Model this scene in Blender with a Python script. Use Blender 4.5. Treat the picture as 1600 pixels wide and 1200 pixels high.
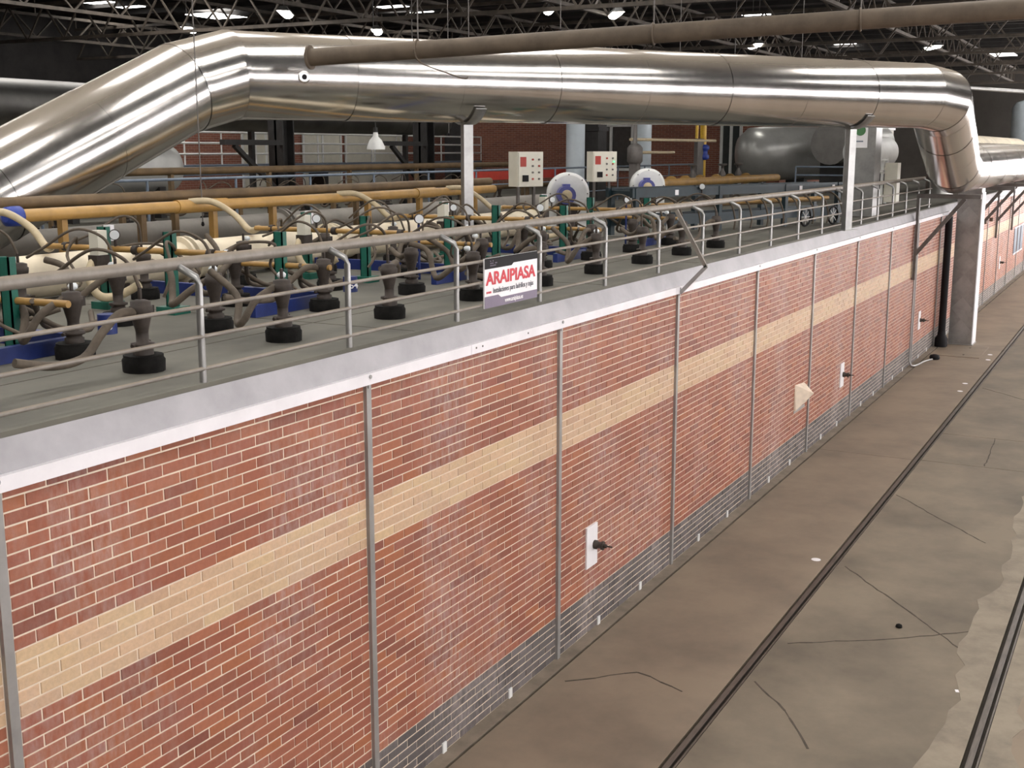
import bpy, math, random
from mathutils import Vector, Matrix
PI = math.pi
for o in list(bpy.data.objects): bpy.data.objects.remove(o)
S = bpy.context.scene; C = S.collection
# ------------------------------------------------------------------ camera, world, exposure
F_PX, PITCH, YAW = 1885.5, 0.1914, 1.0807
cd = bpy.data.cameras.new('camera'); cam = bpy.data.objects.new('camera', cd); C.objects.link(cam)
cd.sensor_width = 36.0; cd.lens = F_PX * 36.0 / 1600.0; cd.clip_end = 400; cd.clip_start = .05
cam.location = (0, -4.663, 4.704); cam.rotation_euler = (PI/2 - PITCH, 0, -YAW)
S.camera = cam
W = bpy.data.worlds.new('world'); S.world = W; W.use_nodes = True
W.node_tree.nodes['Background'].inputs[0].default_value = (.75, .82, 1, 1)
W.node_tree.nodes['Background'].inputs[1].default_value = .35
S.view_settings.view_transform = 'Standard'; S.view_settings.look = 'None'
S.view_settings.gamma = 1; S.view_settings.use_curve_mapping = False
S.view_settings.exposure = -0.62
WINDOW_E, SKYLIGHT_E, LAMP_E = 15.5, 14.5, 30.0
random.seed(7)

# ------------------------------------------------------------------ materials
def mat(name, col, rough=.6, metal=0., var=.15, scale=6., bump=0., emit=0., col2=None, stretch=(1,1,1), world=False, spec=.5, rvar=0.):
    m = bpy.data.materials.new(name); m.use_nodes = True; nt = m.node_tree; b = nt.nodes['Principled BSDF']
    b.inputs['Roughness'].default_value = rough; b.inputs['Metallic'].default_value = metal
    b.inputs['Specular IOR Level'].default_value = spec
    c = (*col, 1)
    if emit:
        b.inputs['Base Color'].default_value = c
        b.inputs['Emission Color'].default_value = c; b.inputs['Emission Strength'].default_value = emit
        return m
    if world:
        tc = nt.nodes.new('ShaderNodeNewGeometry'); src = tc.outputs['Position']
    else:
        tc = nt.nodes.new('ShaderNodeTexCoord'); src = tc.outputs['Object']
    mp = nt.nodes.new('ShaderNodeMapping'); mp.inputs['Scale'].default_value = stretch
    nz = nt.nodes.new('ShaderNodeTexNoise'); nz.inputs['Scale'].default_value = scale; nz.inputs['Detail'].default_value = 6; nz.inputs['Roughness'].default_value = .62
    nt.links.new(src, mp.inputs[0]); nt.links.new(mp.outputs[0], nz.inputs['Vector'])
    rp = nt.nodes.new('ShaderNodeValToRGB')
    d = col2 if col2 else tuple(max(0, v*(1-2*var)) for v in col)
    rp.color_ramp.elements[0].position = .32; rp.color_ramp.elements[0].color = (*d, 1)
    rp.color_ramp.elements[1].position = .62; rp.color_ramp.elements[1].color = c
    nt.links.new(nz.outputs['Fac'], rp.inputs[0]); nt.links.new(rp.outputs[0], b.inputs['Base Color'])
    if rvar:
        mr = nt.nodes.new('ShaderNodeMapRange'); mr.inputs[3].default_value = rough-rvar; mr.inputs[4].default_value = rough+rvar
        nt.links.new(nz.outputs['Fac'], mr.inputs[0]); nt.links.new(mr.outputs[0], b.inputs['Roughness'])
    if bump:
        bp = nt.nodes.new('ShaderNodeBump'); bp.inputs['Strength'].default_value = bump; bp.inputs['Distance'].default_value = .02
        nt.links.new(nz.outputs['Fac'], bp.inputs['Height']); nt.links.new(bp.outputs[0], b.inputs['Normal'])
    return m

def dusty(m, col, lo=.3, hi=.95, amt=.6):
    """settled dust: a matt film lying on whatever faces up"""
    nt = m.node_tree; L = nt.links.new; b = nt.nodes['Principled BSDF']; g = nt.nodes.new('ShaderNodeNewGeometry')
    sx = nt.nodes.new('ShaderNodeSeparateXYZ'); L(g.outputs['Normal'], sx.inputs[0])
    mr = nt.nodes.new('ShaderNodeMapRange'); mr.interpolation_type = 'SMOOTHSTEP'; mr.inputs[1].default_value = lo; mr.inputs[2].default_value = hi; mr.inputs[4].default_value = amt; L(sx.outputs[2], mr.inputs[0])
    d = nt.nodes.new('ShaderNodeBsdfDiffuse'); d.inputs[0].default_value = (*col, 1); mx = nt.nodes.new('ShaderNodeMixShader')
    L(mr.outputs[0], mx.inputs[0]); L(b.outputs[0], mx.inputs[1]); L(d.outputs[0], mx.inputs[2]); L(mx.outputs[0], nt.nodes['Material Output'].inputs[0])

def brick_mat(name, cols, stain):
    """fired brick: colour differs from brick to brick (per object and per island), pale efflorescence blooms"""
    m = bpy.data.materials.new(name); m.use_nodes = True; nt = m.node_tree; b = nt.nodes['Principled BSDF']; L = nt.links.new
    oi = nt.nodes.new('ShaderNodeObjectInfo'); g = nt.nodes.new('ShaderNodeNewGeometry')
    ad = nt.nodes.new('ShaderNodeMath'); ad.operation = 'ADD'; L(oi.outputs['Random'], ad.inputs[0]); L(g.outputs['Random Per Island'], ad.inputs[1])
    fr = nt.nodes.new('ShaderNodeMath'); fr.operation = 'FRACT'; L(ad.outputs[0], fr.inputs[0])
    rp = nt.nodes.new('ShaderNodeValToRGB'); e = rp.color_ramp.elements
    e[0].color = (*cols[0], 1); e[1].color = (*cols[-1], 1)
    for i, c in enumerate(cols[1:-1]): el = e.new((i+1)/(len(cols)-1)); el.color = (*c, 1)
    L(fr.outputs[0], rp.inputs[0])
    def noise(sc, stretch, detail=5):
        mp = nt.nodes.new('ShaderNodeMapping'); mp.inputs['Scale'].default_value = stretch
        n = nt.nodes.new('ShaderNodeTexNoise'); n.inputs['Scale'].default_value = sc; n.inputs['Detail'].default_value = detail; n.inputs['Roughness'].default_value = .65
        L(g.outputs['Position'], mp.inputs[0]); L(mp.outputs[0], n.inputs['Vector']); return n.outputs['Fac']
    def ramp(src, a, c):
        r = nt.nodes.new('ShaderNodeMapRange'); r.inputs[1].default_value = a; r.inputs[2].default_value = c; r.clamp = True; L(src, r.inputs[0]); return r.outputs[0]
    n1 = noise(1.1, (1, 1, .45)); n2 = noise(14, (1.6, 1, .5)); n3 = noise(40, (1, 1, 1), 3)
    mul = nt.nodes.new('ShaderNodeMath'); mul.operation = 'MULTIPLY'; L(ramp(n1, .45, .75), mul.inputs[0]); L(ramp(n2, .38, .7), mul.inputs[1])
    sc = nt.nodes.new('ShaderNodeMath'); sc.operation = 'MULTIPLY'; L(mul.outputs[0], sc.inputs[0]); sc.inputs[1].default_value = stain
    mx = nt.nodes.new('ShaderNodeMixRGB'); L(sc.outputs[0], mx.inputs[0]); L(rp.outputs[0], mx.inputs[1]); mx.inputs[2].default_value = (.62, .52, .5, 1)
    mk = nt.nodes.new('ShaderNodeMixRGB'); mk.blend_type = 'MULTIPLY'; mk.inputs[0].default_value = .35; L(mx.outputs[0], mk.inputs[1]); L(n3, mk.inputs[2])
    br = nt.nodes.new('ShaderNodeBrightContrast'); br.inputs[1].default_value = .03; L(mk.outputs[0], br.inputs[0])
    L(br.outputs[0], b.inputs['Base Color']); b.inputs['Roughness'].default_value = .5; b.inputs['Specular IOR Level'].default_value = .3
    bp = nt.nodes.new('ShaderNodeBump'); bp.inputs['Strength'].default_value = .25; bp.inputs['Distance'].default_value = .004; L(n3, bp.inputs['Height']); L(bp.outputs[0], b.inputs['Normal'])
    return m

def far_brick_mat(name):
    m = bpy.data.materials.new(name); m.use_nodes = True; nt = m.node_tree; b = nt.nodes['Principled BSDF']
    tc = nt.nodes.new('ShaderNodeTexCoord'); sx = nt.nodes.new('ShaderNodeSeparateXYZ'); ad = nt.nodes.new('ShaderNodeMath'); mp = nt.nodes.new('ShaderNodeCombineXYZ')
    nt.links.new(tc.outputs['Object'], sx.inputs[0]); nt.links.new(sx.outputs[0], ad.inputs[0]); nt.links.new(sx.outputs[1], ad.inputs[1]); nt.links.new(ad.outputs[0], mp.inputs[0]); nt.links.new(sx.outputs[2], mp.inputs[1])
    br = nt.nodes.new('ShaderNodeTexBrick'); br.inputs['Scale'].default_value = 3.9
    br.inputs['Color1'].default_value = (.30, .11, .07, 1); br.inputs['Color2'].default_value = (.22, .08, .055, 1); br.inputs['Mortar'].default_value = (.5, .42, .34, 1)
    br.inputs['Mortar Size'].default_value = .012; br.inputs['Brick Width'].default_value = 1.; br.inputs['Row Height'].default_value = .28
    nt.links.new(mp.outputs[0], br.inputs[0]); nt.links.new(br.outputs[0], b.inputs['Base Color'])
    b.inputs['Roughness'].default_value = .8
    return m

M = {}
M['red'] = brick_mat('red_brick', [(.29,.075,.034), (.37,.105,.047), (.32,.085,.048), (.43,.14,.065), (.24,.062,.034), (.41,.125,.045), (.34,.105,.065)], .8)
M['cream'] = brick_mat('cream_brick', [(.66,.42,.25), (.72,.48,.30), (.62,.41,.26), (.70,.49,.28), (.57,.35,.22)], .35)
M['dark'] = brick_mat('dark_brick', [(.085,.068,.064), (.125,.107,.102), (.065,.053,.053), (.155,.133,.128), (.105,.08,.073)], .75)
M['mortar'] = mat('mortar', (.82,.70,.56), .9, var=.08, scale=9)
M['farbrick'] = far_brick_mat('distant_brick')
M['concrete'] = mat('floor_concrete', (.255,.198,.142), .72, var=.17, scale=.9, bump=.12, world=True, rvar=.08)
M['slab2'] = mat('floor_concrete_between_rails', (.215,.175,.125), .72, var=.24, scale=.7, bump=.12, world=True, rvar=.1)
M['margin'] = mat('pale_cement', (.285,.238,.178), .75, var=.18, scale=2.5, bump=.12, world=True)
M['kerb'] = mat('dusty_kerb', (.25,.20,.15), .9, var=.18, scale=3, bump=.3, world=True)
M['groove'] = mat('groove_dirt', (.05,.04,.03), .95, var=.2, scale=5)
M['crack'] = mat('crack_dirt', (.085,.07,.052), .95, var=.25, scale=8)
M['railsteel'] = mat('track_steel', (.16,.135,.115), .42, .7, var=.2, scale=4, stretch=(1,8,8))
M['deck'] = mat('deck_concrete', (.15,.142,.115), .78, var=.24, scale=.8, bump=.15, world=True)
M['silver'] = mat('aluminium_cladding', (.78,.755,.735), .18, 1., var=.06, scale=1.3, bump=.05, rvar=.05, world=True)
dusty(M['silver'], (.42,.36,.29))
M['fardull'] = mat('dark_cladding', (.17,.165,.155), .45, .9, var=.15, scale=2, rvar=.08)  # darker cladding tone for the far duct
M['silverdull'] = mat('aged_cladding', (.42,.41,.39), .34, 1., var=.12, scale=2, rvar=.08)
M['vessel'] = mat('vessel_sheet', (.55,.55,.53), .35, .45, var=.1, scale=2)
M['band'] = mat('cladding_band', (.86,.84,.82), .28, 1., var=.04)
M['rail'] = mat('dusty_rail_steel', (.29,.26,.23), .5, .35, var=.14, scale=9)
dusty(M['rail'], (.27,.225,.175), .3, .95, .8)
M['galv'] = mat('galvanised_steel', (.40,.395,.385), .38, .75, var=.12, scale=5)
M['plate'] = mat('toe_plate_zinc', (.42,.405,.42), .45, .35, var=.1, scale=2.5, world=True)
M['fascia'] = mat('white_fascia_paint', (.86,.83,.86), .5, .0, var=.05, scale=3, world=True)
M['strip'] = mat('cover_strip_steel', (.44,.43,.42), .42, .6, var=.12, scale=3)
M['bracket'] = mat('bracket_grey', (.17,.155,.145), .55, .4, var=.15)
M['rust'] = mat('dusty_brown_pipe', (.145,.11,.078), .7, .1, var=.2, scale=3, bump=.1)
M['black'] = mat('black_block', (.012,.011,.010), .85, var=.3, scale=14, bump=.3, spec=.2)
M['burner'] = mat('burner_casting', (.055,.041,.033), .6, .2, var=.25, scale=12, bump=.15)
M['hose'] = mat('dusty_hose', (.12,.092,.066), .75, var=.22, scale=10)
M['hosecream'] = mat('cream_hose', (.56,.46,.30), .6, var=.12, scale=10)
M['yellow'] = mat('ochre_gas_pipe', (.45,.26,.075), .42, var=.14, scale=4)
M['brownpipe'] = mat('brown_pipe', (.16,.10,.045), .6, var=.2, scale=4)
M['creampipe'] = mat('cream_insulated_pipe', (.80,.70,.53), .55, var=.13, scale=2.2)
M['greyduct'] = mat('grey_duct', (.22,.20,.175), .6, var=.15, scale=2)
M['green'] = mat('green_channel', (.012,.135,.095), .45, var=.15, scale=8)
M['blue'] = mat('blue_skid', (.012,.03,.17), .5, var=.2, scale=6)
M['teal'] = mat('dark_teal_frame', (.008,.026,.036), .5, var=.2, scale=5)
M['white'] = mat('white_paint', (.80,.80,.78), .45, var=.06, scale=4)
M['cabinet'] = mat('cabinet_cream', (.70,.67,.57), .45, var=.05, scale=4)
M['dial'] = mat('dial_white', (.75,.78,.80), .3, var=.03)
M['glass'] = mat('dark_window_glass', (.05,.06,.06), .12, var=.1)
M['dkcol'] = mat('dark_steel_column', (.035,.033,.032), .6, .2, var=.2, scale=4)
M['whcol'] = mat('pale_blue_column', (.60,.67,.72), .5, var=.06, scale=3)
M['roof'] = mat('dark_roof_sheet', (.035,.032,.03), .8, var=.25, scale=1.5)
M['truss'] = mat('dusty_truss_steel', (.10,.082,.065), .7, .1, var=.25, scale=3)
M['hallwall'] = mat('hall_wall_render', (.13,.118,.105), .85, var=.1, scale=1.2)
M['red'+'_sign'] = mat('sign_red', (.62,.012,.03), .5, var=.02)
M['signwhite'] = mat('sign_white', (.88,.86,.88), .45, var=.02)
M['signblack'] = mat('sign_black', (.008,.007,.008), .6, var=.1, spec=.2)
M['signpurple'] = mat('sign_purple', (.19,.15,.22), .5, var=.04)
M['signgrey'] = mat('sign_grey_print', (.10,.10,.12), .5, var=.04)
M['motor'] = mat('motor_blue', (.09,.10,.34), .45, var=.12)
M['signgreen'] = mat('sign_green', (.08,.22,.09), .5, var=.04)
M['redpaint'] = mat('red_paint', (.42,.03,.015), .5, var=.1)
M['bluegrey'] = mat('blue_grey_beam', (.17,.21,.27), .5, var=.1)
M['paleyellow'] = mat('bright_yellow_pipe', (.72,.44,.04), .4, var=.08)
M['valveblue'] = mat('valve_blue', (.02,.05,.32), .4, var=.1)
M['pane'] = mat('daylight_pane', (1, .965, .97), emit=WINDOW_E)
M['sky'] = mat('skylight_pane', (1, .97, .93), emit=SKYLIGHT_E)
M['lamp'] = mat('lamp_tube', (1, .97, .90), emit=LAMP_E)
M['led'] = mat('green_led', (.1, 1, .3), emit=3)

# ------------------------------------------------------------------ mesh helpers
class MB:
    def __init__(s): s.v = []; s.f = []; s.sm = []
    def add(s, vs, fs, smooth=False):
        n = len(s.v); s.v += [tuple(v) for v in vs]; s.f += [tuple(i+n for i in f) for f in fs]; s.sm += [smooth]*len(fs); return s
    def box(s, lo, hi, rz=0, c=None):
        x0,y0,z0 = lo; x1,y1,z1 = hi
        vs = [Vector(q) for q in ((x0,y0,z0),(x1,y0,z0),(x1,y1,z0),(x0,y1,z0),(x0,y0,z1),(x1,y0,z1),(x1,y1,z1),(x0,y1,z1))]
        if rz:
            c = Vector(c) if c else Vector(((x0+x1)/2,(y0+y1)/2,0)); R = Matrix.Rotation(rz,3,'Z'); vs = [R@(v-c)+c for v in vs]
        return s.add(vs, [(0,3,2,1),(4,5,6,7),(0,1,5,4),(1,2,6,5),(2,3,7,6),(3,0,4,7)])
    def rings(s, rings, cap=True, smooth=True, closed=False):
        n = len(rings[0]); vs = [v for r in rings for v in r]; fs = []
        for i in range(len(rings)-1):
            for j in range(n): fs.append((i*n+j, i*n+(j+1)%n, (i+1)*n+(j+1)%n, (i+1)*n+j))
        s.add(vs, fs, smooth)
        if cap: s.add(rings[0], [tuple(range(n))[::-1]]); s.add(rings[-1], [tuple(range(n))])
        return s
    def cyl(s, a, b, r, n=16, r2=None, cap=True):
        a = Vector(a); b = Vector(b); d = (b-a).normalized(); q = d.to_track_quat('Z','Y')
        r2 = r if r2 is None else r2
        ring = lambda c, rr: [c + q@Vector((rr*math.cos(2*PI*k/n), rr*math.sin(2*PI*k/n), 0)) for k in range(n)]
        return s.rings([ring(a,r), ring(b,r2)], cap)
    def lathe(s, base, prof, n=16, axis=(0,0,1)):
        base = Vector(base); q = Vector(axis).normalized().to_track_quat('Z','Y')
        return s.rings([[base + q@Vector((r*math.cos(2*PI*k/n), r*math.sin(2*PI*k/n), z)) for k in range(n)] for r, z in prof], True)
    def tube(s, pts, r, n=8):
        P = [Vector(q) for q in pts]; R = []; up = Vector((0,0,1))
        for i, c in enumerate(P):
            d = ((P[min(i+1,len(P)-1)]-P[max(i-1,0)])).normalized()
            a = d.cross(up if abs(d.z) < .95 else Vector((1,0,0))).normalized(); b = a.cross(d)
            R.append([c + a*r*math.cos(2*PI*k/n) - b*r*math.sin(2*PI*k/n) for k in range(n)])
        return s.rings(R)
    def bar(s, a, b, w, h):
        a = Vector(a); b = Vector(b); d = (b-a).normalized(); up = Vector((0,0,1)) if abs(d.z) < .95 else Vector((1,0,0))
        x = d.cross(up).normalized()*w/2; y = x.cross(d).normalized()*h/2
        vs = [a-x-y, a+x-y, a+x+y, a-x+y, b-x-y, b+x-y, b+x+y, b-x+y]
        return s.add(vs, [(0,1,2,3),(7,6,5,4),(0,4,5,1),(1,5,6,2),(2,6,7,3),(3,7,4,0)])
    def build(s, name, m, parent=None, loc=None):
        me = bpy.data.meshes.new(name); me.from_pydata(s.v, [], s.f); me.update()
        import bmesh
        bm = bmesh.new(); bm.from_mesh(me); bmesh.ops.recalc_face_normals(bm, faces=bm.faces); bm.to_mesh(me); bm.free()
        if any(s.sm): me.polygons.foreach_set('use_smooth', s.sm)
        me.materials.append(M[m]); o = bpy.data.objects.new(name, me); C.objects.link(o)
        if parent: o.parent = parent
        if loc: o.location = loc
        return o

def spline(pts, n=6):
    P = [Vector(q) for q in pts]; out = []
    for i in range(len(P)-1):
        p0 = P[max(i-1,0)]; p1 = P[i]; p2 = P[i+1]; p3 = P[min(i+2,len(P)-1)]
        for k in range(n):
            t = k/n; out.append(.5*((2*p1)+(p2-p0)*t+(2*p0-5*p1+4*p2-p3)*t*t+(3*p1-p0-3*p2+p3)*t**3))
    out.append(P[-1]); return out

def tag(o, label, cat=None, group=None, kind=None):
    o['label'] = label
    if cat: o['category'] = cat
    if group: o['group'] = group
    if kind: o['kind'] = kind
    return o
def thing(name, label, cat, loc=(0,0,0), rz=0, group=None):
    o = bpy.data.objects.new(name, None); C.objects.link(o); o.location = loc; o.rotation_euler = (0,0,rz); o.empty_display_size = .1
    return tag(o, label, cat, group)
def struct(o, label=None):
    o['kind'] = 'structure'
    if label: o['label'] = label
    return o
def copy_tree(o, parent=None):
    c = o.copy(); C.objects.link(c)
    if parent: c.parent = parent
    for ch in list(o.children): copy_tree(ch, c)
    return c
def text(name, body, size, m, loc, rot, parent, bold=0., sx=1., align='LEFT'):
    cu = bpy.data.curves.new(name, 'FONT'); cu.body = body; cu.size = size; cu.extrude = .0008; cu.offset = bold; cu.align_x = align
    t = bpy.data.objects.new(name, cu); C.objects.link(t); bpy.context.view_layer.update()
    me = bpy.data.meshes.new_from_object(t.evaluated_get(bpy.context.evaluated_depsgraph_get()))
    bpy.data.objects.remove(t); me.materials.clear(); me.materials.append(M[m])
    o = bpy.data.objects.new(name, me); C.objects.link(o); o.location = loc; o.rotation_euler = rot; o.scale = (sx,1,1); o.parent = parent
    return o

# ------------------------------------------------------------------ hall shell
ZD = 3.40; X0 = 3.623; HB = 3.17
base = struct(MB().box((-12,-15,-.3),(80,32,-.03)).build('floor', 'groove'), 'concrete factory floor of slabs with two sunken rails')
def slab(x0, x1, y0, y1, m): MB().box((x0,y0,-.05),(x1,y1,0)).build('floor_slab', m, base)
slab(-12, 80, -.135, .2, 'kerb')
for a, b in ((-12,7.2),(7.208,18.9),(18.91,31.3),(31.31,46),(46.01,80)): slab(a, b, -1.60, -.165, 'concrete')
for a, b in ((-12,18.93),(18.945,20.965),(20.98,30.2),(30.21,43),(43.01,80)): slab(a, b, -3.665, -1.725, 'slab2')
for a, b in ((-12,12),(12.01,24),(24.01,80)): slab(a, b, -15, -3.795, 'concrete')
slab(-12, 80, .2, 32, 'concrete')
random.seed(21)
for y0, sg_ in ((-3.665,1), (-3.795,-1)):      # paler cement run in along the outer rail, with a ragged edge
    n = 150; P = [(-2+.26*i, y0+sg_*(.27+random.uniform(-.06,.06)+.07*math.sin(i*.37))) for i in range(n)]
    V = [(x,y0,.0025) for x, y in P]+[(x,y,.0025) for x, y in P]+[(x,y0,-.01) for x, y in P]+[(x,y,-.01) for x, y in P]
    Fc = []
    for i in range(n-1): Fc += [(i,i+1,n+i+1,n+i), (n+i,n+i+1,3*n+i+1,3*n+i), (i,2*n+i,2*n+i+1,i+1)]
    MB().add(V, Fc).build('cement_margin', 'margin', base)
def crack(pts, w=.016):
    random.seed(int(pts[0][0]*100)); m = MB(); P = []
    for (a, b) in zip(pts[:-1], pts[1:]):
        n = max(3, int(math.dist(a,b)/.12))
        for i in range(n): t = i/n; P.append((a[0]+(b[0]-a[0])*t+random.uniform(-.012,.012), a[1]+(b[1]-a[1])*t+random.uniform(-.012,.012)))
    P.append(pts[-1])
    for a, b in zip(P[:-1], P[1:]): m.bar((a[0],a[1],-.002), (b[0],b[1],-.002), w*random.uniform(.6,1.3), .008)
    m.build('crack', 'crack', base)
for c in ([(13.48,-1.81),(12.4,-2.72),(11.54,-3.41)], [(16.79,-1.77),(16.14,-2.29),(15.14,-3.13)], [(10.99,-1.83),(11.6,-2.74),(12.2,-3.43)],
          [(10.0,-1.81),(9.56,-2.2),(8.99,-2.55)], [(20.99,-2.56),(20.03,-2.61),(19.01,-2.64)], [(25.5,-1.8),(24.6,-2.7),(23.8,-3.4)], [(9.2,-.3),(9.7,-.8),(9.5,-1.3)]): crack(c)
for y, lab in ((-1.66,'sunken steel track rail next to the brick kiln wall'), (-3.73,'sunken steel track rail on the side away from the kiln')):
    r = thing('track_rail', lab, 'rail', (0,y,0))
    MB().box((-12,-.018,-.06),(80,.03,.004)).build('rail_head', 'railsteel', r)
    MB().box((-12,-.06,-.06),(80,-.045,.002)).build('check_plate', 'railsteel', r)
# roof, far walls
RZ = 9.6
roof = struct(MB().box((-12,-15,RZ),(80,32,RZ+.1)).build('ceiling', 'roof'), 'dark sheet roof of the hall')
for i in range(46):
    MB().box((-11+2*i,-15,RZ-.16),(-10.92+2*i,32,RZ)).build('purlin', 'roof', roof)
struct(MB().box((-12,31.8,0),(80,32,RZ)).build('wall_back', 'roof'), 'brick wall along the far side of the hall')
struct(MB().box((-12.2,-15,0),(-12,32,RZ)).build('wall_left', 'hallwall'))
struct(MB().box((80,-15,0),(80.2,32,RZ)).build('wall_right', 'hallwall'))
wf = struct(MB().box((-12,-15.2,0),(80,-15,RZ)).build('wall_front', 'hallwall'))
nwin = 0
def window(lo, hi, m, frame=.08, axis='y'):
    global nwin; nwin += 1
    o = struct(MB().box(lo, hi).build('window_%d' % nwin, m)); return o
for i in range(11):           # daylight windows of the long wall behind the viewer
    x = -10+8*i
    w = window((x,-15,3.3),(x+7,-14.94,5.9), 'pane')
    f = MB()
    for k in range(5): f.box((x+7*k/4-.05,-14.97,3.25),(x+7*k/4+.05,-14.86,5.95))
    for z in (3.3,4.6,5.9): f.box((x-.05,-14.97,z-.05),(x+7.05,-14.86,z+.05))
    f.build('window_frame', 'hallwall', w)
for xd in (37.2,45.2,53.2):          # added unseen glowing door panes, brightening the far end of the kiln wall
    w = window((xd,-14.93,.1),(xd+5.6,-14.9,6.4), 'pane'); MB().box((xd+2.75,-14.92,.1),(xd+2.85,-14.84,6.4)).build('window_frame', 'hallwall', w)
w = window((79.94,-13,.3),(80,-1.5,6), 'pane')        # daylight doorway at the end of the aisle
MB().box((79.86,-7.4,0),(79.98,-7.1,6)).build('window_frame', 'hallwall', w)
for yy in (-9,-3.5):
    for i in range(9): window((-6+9*i,yy,RZ-.03),(-.5+9*i,yy+1.3,RZ-.004), 'sky')
for yy in (2.2,6.2):  # extra skylight rows out of view, added to brighten the kiln deck
    for i in range(6): window((-4+5*i,yy,RZ-.03),(-.4+5*i,yy+1.2,RZ-.004), 'sky')
for i in range(7): window((-2+4*i,16.5,RZ-.03),(1+4*i,19,RZ-.004), 'sky')  # more unseen skylights, added to light the dim back area
for yy, xs in ((8.6,(30,44,58)),(19,(12,24,36,48,60)),(27,(30,45,60))):
    for x in xs: window((x,yy,RZ-.03),(x+2.4,yy+1.0,RZ-.004), 'sky')
for (x,y) in ((33.8,25.2),(52,-1.2),(60,-.6),(66,2.5),(70,.8)): window((x,y,RZ-.19),(x+1.9,y+1.3,RZ-.165), 'sky')

# ------------------------------------------------------------------ kiln wall with real bricks
wall = struct(MB().box((.6,-.0025,-.02),(58,.3,HB)).build('wall_kiln', 'mortar'), 'long kiln wall of red brick with cream band and dark base')
RP = HB/46; BL = 3.0/11.65; J = .0098
def row_mat(r): return 'dark' if r < 6 else 'red' if r < 29 else 'cream' if r < 34 else 'red'
bricks = []
for pnl in range(-1, 18):
    xa = X0+3*pnl+.035; xb = X0+3*pnl+2.965
    for r in range(46):
        x = xa - BL*(.5 if r % 2 else .0) - BL*.45
        while x < xb:
            a = max(x+J/2, xa); b = min(x+BL-J/2, xb); x += BL
            if b-a > .03: bricks.append(((a+b)/2, b-a, r, pnl))
def inframe(x, z):
    d = Vector((x,0,z))-Vector(cam.location); fw = Vector((math.sin(YAW)*math.cos(PITCH), math.cos(YAW)*math.cos(PITCH), -math.sin(PITCH)))
    rt = Vector((math.cos(YAW),-math.sin(YAW),0)); up = rt.cross(fw); D = d.dot(fw)
    return D > 0 and abs(d.dot(rt)/D*F_PX) < 800 and abs(d.dot(up)/D*F_PX) < 600
vis = sorted([b for b in bricks if inframe(b[0], (b[2]+.5)*RP)], key=lambda b: b[0]**2+4.66**2+((b[2]+.5)*RP-4.7)**2)
single = set(vis[:300])
def brick_geo(m, cx, cz, w, h, dy=0.):
    e = .0025; x0,x1,z0,z1 = cx-w/2,cx+w/2,cz-h/2,cz+h/2; yf = -.007+dy
    m.add([(x0,.012,z0),(x1,.012,z0),(x1,.012,z1),(x0,.012,z1),(x0,yf+e,z0),(x1,yf+e,z0),(x1,yf+e,z1),(x0,yf+e,z1),
           (x0+e,yf,z0+e),(x1-e,yf,z0+e),(x1-e,yf,z1-e),(x0+e,yf,z1-e)],
          [(8,9,10,11),(4,5,9,8),(5,6,10,9),(6,7,11,10),(7,4,8,11),(0,1,5,4),(1,2,6,5),(2,3,7,6),(3,0,4,7)])
protos = {}
rest = {'red': MB(), 'cream': MB(), 'dark': MB()}
for b in bricks:
    cx, w, r, pnl = b; cz = (r+.5)*RP; mt = row_mat(r)
    if b in single:
        k = (mt, round(w,3))
        if k not in protos:
            g = MB(); brick_geo(g, 0, 0, w, RP-J); o = g.build('brick', mt, wall, (cx,0,cz)); protos[k] = o
        else:
            o = protos[k].copy(); C.objects.link(o); o.location = (cx,0,cz)
        o.location.y = random.uniform(-.0025,.0015)
    else: brick_geo(rest[mt], cx, cz, w, RP-J, random.uniform(-.0025,.0015))
for k, g in rest.items():
    o = g.build(k+'_brickwork', k, wall); o['kind'] = 'stuff'
for pnl in range(-1, 19):          # steel strips over the movement joints, with an end lug
    x = X0+3*pnl
    s = MB().box((x-.028,-.03,0),(x+.028,.01,HB-.03)).build('cover_strip', 'strip', wall)
    MB().box((x-.012,-.038,HB-.05),(x+.012,-.028,HB+.045)).cyl((x,-.05,HB+.03),(x,-.03,HB+.03),.014,8).build('lug', 'strip', s)
tp = struct(MB().add([(-1,-.012,3.205),(58,-.012,3.205),(58,.05,3.375),(-1,.05,3.375),(-1,.02,3.2),(58,.02,3.2),(58,.062,3.37),(-1,.062,3.37)],
    [(0,1,2,3),(7,6,5,4),(0,4,5,1),(3,2,6,7),(0,3,7,4),(1,5,6,2)]).build('trim_1', 'plate'), 'grey steel toe plate along the top edge of the kiln wall')
fs = struct(MB().box((-1,.0,3.12),(58,.03,3.205)).build('trim_2', 'mortar'), 'white fascia angle under the toe plate')
x = -1.
while x < 58:
    MB().box((x,-.042,3.145),(min(x+4.494,58),.0,3.222)).build('fascia_segment', 'fascia', fs); x += 4.5
for xx in (8.07,8.17,8.95): MB().cyl((xx,-.046,3.19),(xx,-.04,3.19),.008,8).build('rivet', 'bracket', fs)
for pnl in range(0, 12):
    for off in (.95, 2.06):
        x = X0+3*pnl+off
        o = tag(MB().box((x-.028,-.02,0),(x+.028,.0,.085)).build('base_marker', 'white'), 'small white marker block at the foot of the dark brick base', 'marker', 'white markers along the wall foot')
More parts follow.
